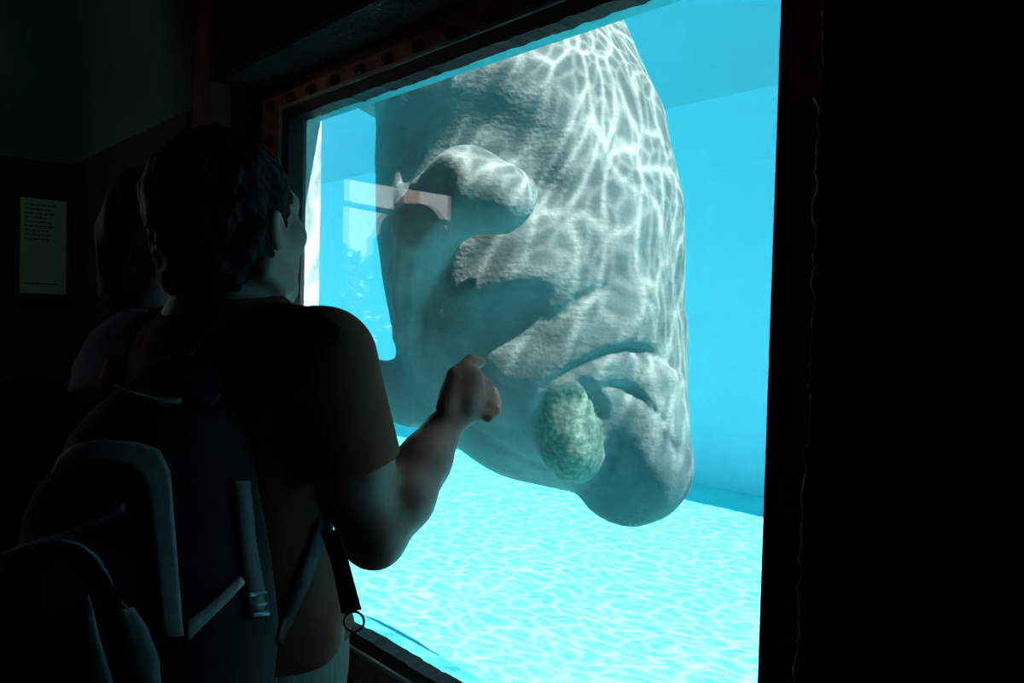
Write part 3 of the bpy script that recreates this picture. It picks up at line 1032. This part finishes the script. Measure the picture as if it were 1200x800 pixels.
wb = band('webbing_strap', allf, [(372, 606), (355, 650), (338, 700), (322, 750)], [(388, 612), (372, 655), (352, 706), (330, 756)], 'webbing', pk, 0.003, 20, 2)
band('grab_handle', allf, [(138, 452), (150, 462), (180, 470), (212, 470)], [(138, 455), (150, 466), (180, 474), (212, 474)], 'greynylon', pk, 0.005, 16, 2)
# buckle on the webbing
bc = [P(x, y, cast(allf, x, y) - 0.006) for x, y in ((291, 697), (310, 695), (313, 719), (294, 722))]
bmb = MB().tube(bc, 0.0035, 6, closed=True)
bmb.tube([(bc[0] + bc[3]) / 2, (bc[1] + bc[2]) / 2], 0.003, 6)
bmb.build('buckle', 'plastic', pk, True)
# padded shoulder strap over the right shoulder
band('shoulder_strap', allf, [(206, 470), (222, 430), (250, 395), (288, 374), (330, 366), (366, 371), (392, 388)],
     [(248, 478), (262, 440), (285, 412), (312, 396), (345, 386), (372, 386), (394, 400)], 'navy', pk, 0.014, 34, 6)
# strap tail hanging in front of the hip, ending in a loop
t0 = P(386, 622, 0.985); t1 = P(399, 660, 0.975); t2 = P(412, 716, 0.972)
sx = (RT * 1.0 + UP * 0.2); sx = sx / np.linalg.norm(sx)
sv, sf = [], []
for q in (t0, t1, t2):
    for a, b in ((-1, -1), (1, -1), (1, 1), (-1, 1)):
        sv.append(q + sx * a * (0.0105 if q is not t2 else 0.0125) + fw * b * 0.002)
for i in range(2):
    for k in range(4): sf.append((i * 4 + k, i * 4 + (k + 1) % 4, i * 4 + 4 + (k + 1) % 4, i * 4 + 4 + k))
sf += [(3, 2, 1, 0), (8, 9, 10, 11)]
link('strap_tail', sv, sf, 'nylon', pk)
ring = [P(415, 728, 0.972) + 0.0125 * (RT * math.cos(a) + UP * math.sin(a)) for a in np.linspace(0, 2 * math.pi, 24, endpoint=False)]
MB().tube(ring, 0.0018, 8, closed=True).build('strap_ring', 'plastic', pk, True)

# ---- second person, mostly hidden behind the man
P2 = np.array([-1.50, 0.465, 0.0])
HC2 = P(203, 278, 1.45)
HR2 = frame3(math.radians(10), math.radians(3))
def at2(x, y, z): return P2 + np.array([x, y, z])
NK2 = HC2 + np.array([0, -0.03, -0.15])


def torso2(p, o=0):
    d = ell(p, at2(0, 0, 1.24), (0.150 + o, 0.105 + o, 0.24 + o))
    d = smin(d, cap(p, at2(-0.135, 0, 1.385), at2(0.11, 0, 1.385), 0.052 + o, 0.052 + o), 0.05)
    d = smin(d, cap(p, at2(0, 0, 1.42), NK2, 0.06 + o * .5, 0.048 + o * .4), 0.04)
    d = smin(d, ell(p, at2(0, 0, 1.0), (0.145 + o, 0.108 + o, 0.2)), 0.05)
    return d


def hips2(p, o=0):
    d = ell(p, at2(0, 0, 0.92), (0.155 + o, 0.115 + o, 0.15))
    for s in (-1, 1):
        d = smin(d, cap(p, at2(s * 0.08, 0, 0.84), at2(s * 0.085, 0.01, 0.48), 0.08 + o, 0.055 + o * 1.5), 0.03)
    return d


ARM2 = []
for s in (-1, 1):
    sh = at2(-0.165 if s < 0 else 0.10, 0, 1.375); el = at2(-0.20 if s < 0 else 0.09, -0.03, 1.10); wr = at2(s * 0.10, 0.075, 0.98)
    ARM2.append((sh, el, wr, s))


def body2(p):
    d = torso2(p)
    d = smin(d, cap(p, NK2, HC2 + np.array([0, -0.012, -0.05]), 0.05, 0.05), 0.03)
    d = smin(d, head_sdf(p, HC2, HR2, 0.95), 0.02)
    d = smin(d, hips2(p), 0.04)
    for s in (-1, 1):
        d = smin(d, chain(p, [(at2(s * 0.085, 0.01, 0.48), 0.052), (at2(s * 0.085, -0.01, 0.34), 0.05), (at2(s * 0.085, 0, 0.10), 0.033)], 0.02), 0.02)
    for sh, el, wr, s in ARM2:
        d = smin(d, chain(p, [(sh, 0.048), (el, 0.038)], 0.02), 0.03)
        d = smin(d, chain(p, [(el, 0.038), (el * .5 + wr * .5, 0.034), (wr, 0.025)], 0.02), 0.012)
        d = smin(d, relaxed_hand(p, wr, np.array([-s * 0.5, 0.25, -0.8]), np.array([-s * 0.5, -0.8, -0.2]), np.array([-s * 0.4, 0.5, 0.4])), 0.008)
    return d


def shirt2(p):
    d = torso2(p, 0.012)
    for sh, el, wr, s in ARM2:
        ax = (el - sh) / np.linalg.norm(el - sh)
        d = smin(d, smax(cap(p, sh, el, 0.058, 0.056), (p - (sh + (el - sh) * 0.62)) @ ax, 0.004), 0.03)
    d = d + sines(p, 34, 15) * 0.004
    d = smax(d, 0.92 - p[:, 2], 0.006)
    d = smax(d, -cap(p, NK2 + np.array([0, 0.02, 0.05]), NK2 + np.array([0, 0.02, 0.2]), 0.060, 0.08), 0.006)
    return d


def shorts2(p):
    d = hips2(p, 0.012) + sines(p, 40, 8) * 0.003
    d = smax(d, p[:, 2] - 0.95, 0.006)
    return smax(d, 0.50 - p[:, 2], 0.006)


def hair2(p):
    q = (p - HC2) @ HR2 / 0.95
    d = ell(q, (0, -0.02, 0.034), (0.088, 0.106, 0.106))
    d = smin(d, chain(q, [((0, -0.075, 0.0), 0.062), ((-0.01, -0.085, -0.10), 0.050)], 0.02), 0.03)
    d = smax(d, q[:, 1] - (0.056 + 0.25 * (q[:, 2] - 0.06)), 0.012)
    d = smax(d, (q[:, 1] * 0.8 - q[:, 2] * 0.6) - 0.010, 0.010)
    return d + sines(q * np.array([1, 1, 0.4]), 100, 22) * 0.007


man2 = thing('person', (P2[0], P2[1], 0), 'person in grey t-shirt mostly hidden behind the person with raised fist', 'person')
sculpt('body', body2, (-1.80, 0.28, 0.03), (-1.24, 0.72, 1.80), 0.0075, 'skin', man2)
sculpt('hair', hair2, HC2 - 0.24, HC2 + 0.17, 0.006, 'hair', man2)
sculpt('shirt', shirt2, (-1.80, 0.30, 0.88), (-1.24, 0.70, 1.60), 0.008, 'greytee', man2)
sculpt('shorts', shorts2, (-1.72, 0.30, 0.46), (-1.26, 0.70, 0.98), 0.008, 'shorts_b', man2)
for s in (-1, 1):
    cs2 = at2(s * 0.085, 0.0, 0)
    sculpt('shoe', lambda p: shoe(p, cs2), cs2 + np.array([-0.08, -0.13, -0.01]), cs2 + np.array([0.08, 0.20, 0.17]), 0.007, 'shoe', man2)


def pack2(p):
    d = chain(p, [(at2(-0.02, -0.17, 1.30), 0.085), (at2(-0.02, -0.19, 1.08), 0.10)], 0.03)
    d = smin(d, cap(p, at2(-0.09, -0.16, 1.27), at2(0.05, -0.16, 1.27), 0.06, 0.06), 0.04)
    d = smax(d, -(np.minimum(np.minimum(shirt2(p), shorts2(p)), body2(p)) - 0.006), 0.008)
    return d + sines(p, 40, 33) * 0.003


pk2 = thing('backpack', tuple(at2(-0.02, -0.19, 0.98)), 'small black backpack with red edging on the person in grey', 'backpack')
sculpt('pack_body', pack2, (-1.75, 0.12, 0.94), (-1.28, 0.46, 1.44), 0.008, 'nylon', pk2)
all2 = lambda p: np.minimum(pack2(p), shirt2(p))
band('shoulder_strap', all2, [(196, 360), (176, 366), (158, 388), (150, 420), (147, 455)], [(208, 380), (194, 386), (182, 404), (176, 430), (172, 460)], 'nylon', pk2, 0.010, 24, 4, d0=1.4)
band('red_edging', all2, [(128, 420), (120, 440), (112, 462), (108, 490)], [(137, 420), (133, 440), (128, 462), (124, 490)], 'red', pk2, 0.004, 14, 2, label='red edging', d0=1.4)

# ------------------------------------------------------------------ notices on the end wall
def notice(py, dzl, label, y0, y1, z0, z1, mat, lines):
    t = thing('notice_board', (LX + 0.02, (y0 + y1) / 2, z0), label, 'sign')
    X = LX + 0.02
    MB().box(X, X + 0.012, y0, y1, z0, z1).build('sheet', mat, t)
    MB().box(X, X + 0.02, y0 - 0.012, y0, z0 - 0.012, z1 + 0.012).box(X, X + 0.02, y1, y1 + 0.012, z0 - 0.012, z1 + 0.012).box(X, X + 0.02, y0, y1, z0 - 0.012, z0).box(X, X + 0.02, y0, y1, z1, z1 + 0.012).build('sign_frame', 'signframe', t)
    for (za, wl) in lines:
        z = z1 - za
        mb = MB()
        yb = y0 + 0.018
        mb.box(X + 0.0115, X + 0.0122, yb, y0 + (y1 - y0 - 0.03) * wl, z + 0.0013, z + 0.0019)
        while yb < y0 + (y1 - y0 - 0.03) * wl:
            w = random.uniform(0.004, 0.014)
            mb.box(X + 0.0115, X + 0.0128, yb, min(yb + w, y1 - 0.01), z, z + 0.0035)
            yb += w + 0.0035
        mb.build('text_line', 'ink', t)
    return t


def yz(px, py):
    r = P(px, py, 1.0) - CAM
    d = (LX + 0.03) / r[0]
    q = CAM + r * d
    return q[1], q[2]


ya, za = yz(20, 228); yb_, zb = yz(77, 345)
notice(0, 0, 'tall pale green notice with small lines of text on the end wall', ya, yb_, zb, za,
       'paper', [(0.025 + 0.0125 * i, random.uniform(0.75, 1.0)) for i in range(9)] + [(zt, 0.95) for zt in (za - zb - 0.028, )])

# ------------------------------------------------------------------ outside the doorway (seen as the reflection in the glass)
def mir(px, py, d):
    q = P(px, py, d); q[1] = 2 * YG - q[1]
    return q


o = MB().box(-30, LX - 0.12, -25, 0.5, -0.12, -0.02).build('ground', 'ground')
structure(o, 'dark paved ground outside the doorway', 'ground')
pp = mir(474, 300, 6.3)
post = thing('post', (pp[0], pp[1], -0.02), 'pink painted post outside the doorway, reflected in the glass', 'post')
MB().box(pp[0] - 0.08, pp[0] + 0.08, pp[1] - 0.08, pp[1] + 0.08, -0.02, 2.75).build('shaft', 'pinkpost', post, bevel=0.01)
MB().box(pp[0] - 0.12, pp[0] + 0.12, pp[1] - 0.12, pp[1] + 0.12, -0.02, 0.05).build('base', 'pinkpost', post, bevel=0.008)
ra = mir(340, 226, 5.29); rb = mir(560, 268, 6.46)
rl = thing('railing', (ra[0], ra[1], -0.02), 'dark sloping handrail outside the doorway, reflected in the glass', 'railing')
MB().tube([ra, rb], 0.022, 10).build('rail', 'rail', rl, True)
for t in (0.0, 1.0):
    q = ra + (rb - ra) * t
    MB().tube([(q[0], q[1], -0.02), tuple(q)], 0.018, 10).build('rail_post', 'rail', rl, True)


rg = np.random.default_rng(11)
hd = thing('hedge', (-4.3, -1.5, -0.02), 'tall dark hedge outside the doorway, reflected in the glass', 'hedge')
V, Fs = [], []
for k in range(9000):
    q = np.array([-4.30 + rg.uniform(-0.22, 0.22), rg.uniform(-4.0, 0.35), rg.uniform(0.0, 1.0) ** 0.8 * 1.95])
    q[2] += 0.06 * math.sin(q[1] * 7) * q[2]
    a = rg.normal(size=3); a /= np.linalg.norm(a); b = np.cross(a, rg.normal(size=3)); b /= np.linalg.norm(b)
    L = rg.uniform(0.04, 0.075)
    i = len(V)
    V += [q - a * L, q + b * L * .45, q + a * L, q - b * L * .45]; Fs.append((i, i + 1, i + 2, i + 3))
link('foliage', V, Fs, 'leaf', hd)
mb = MB()
for y in np.arange(-3.9, 0.3, 0.35):
    mb.tube([(-4.3, y, -0.02), (-4.28, y + 0.05, 0.8), (-4.32, y - 0.04, 1.6)], [0.03, 0.02, 0.008], 6)
mb.build('stem', 'wood', hd, True)

# ------------------------------------------------------------------ light
w = bpy.data.worlds.new('sky')
sc.world = w
w.use_nodes = True
bg = w.node_tree.nodes.get('Background') or w.node_tree.nodes.new('ShaderNodeBackground')
wnt = w.node_tree
wtc = wnt.nodes.new('ShaderNodeTexCoord')
wsep = wnt.nodes.new('ShaderNodeSeparateXYZ')
wnt.links.new(wtc.outputs['Generated'], wsep.inputs[0])
wcr = wnt.nodes.new('ShaderNodeValToRGB')          # hazy bright horizon under a deeper blue zenith
wcr.color_ramp.elements[0].position = 0.16; wcr.color_ramp.elements[0].color = (0.95, 0.97, 1.0, 1)
wcr.color_ramp.elements[1].position = 0.27; wcr.color_ramp.elements[1].color = (0.01, 0.06, 0.11, 1)
wnt.links.new(wsep.outputs['Z'], wcr.inputs['Fac'])
wnt.links.new(wcr.outputs['Color'], bg.inputs['Color'])
bg.inputs['Strength'].default_value = 2.0
wo = w.node_tree.nodes.get('World Output') or w.node_tree.nodes.new('ShaderNodeOutputWorld')
w.node_tree.links.new(bg.outputs[0], wo.inputs['Surface'])
sd = bpy.data.lights.new('sun', 'SUN')
sd.energy = 11.5
sd.angle = math.radians(0.4)
sd.color = (1.0, 0.97, 0.92)
sun = bpy.data.objects.new('sun', sd)
C.objects.link(sun)
dirn = Vector((0.52, 0.14, 0.80))
sun.rotation_euler = dirn.to_track_quat('Z', 'Y').to_euler()
sun.location = (3, 3, 6)

sp = bpy.data.lights.new('wall_fill_spot', 'SPOT')  # unseen fill lamp, added to brighten the end wall and notice
sp.energy = 3.6; sp.color = (0.42, 1.0, 0.72); sp.spot_size = math.radians(80); sp.spot_blend = 0.6; sp.shadow_soft_size = 0.05
spo = bpy.data.objects.new('wall_fill_spot', sp); C.objects.link(spo)
spo.location = (-1.75, -0.35, 2.40)
spo.rotation_euler = (Vector((-2.48, 0.60, 1.80)) - Vector(spo.location)).to_track_quat('-Z', 'Y').to_euler()
sp2 = bpy.data.lights.new('frame_fill_spot', 'SPOT')  # second unseen lamp, added only to lift the top of the window frame
sp2.energy = 7.0; sp2.color = (1.0, 0.86, 0.70); sp2.spot_size = math.radians(20); sp2.spot_blend = 1.0; sp2.shadow_soft_size = 0.04
spo2 = bpy.data.objects.new('frame_fill_spot', sp2); C.objects.link(spo2)
spo2.location = (-1.1, -1.9, 2.40)
spo2.rotation_euler = (Vector((-1.36, 0.75, 1.97)) - Vector(spo2.location)).to_track_quat('-Z', 'Y').to_euler()

sc.cycles.use_denoising = True
sc.cycles.max_bounces = 12
sc.cycles.transparent_max_bounces = 12
sc.cycles.volume_bounces = 1
sc.cycles.sample_clamp_indirect = 8
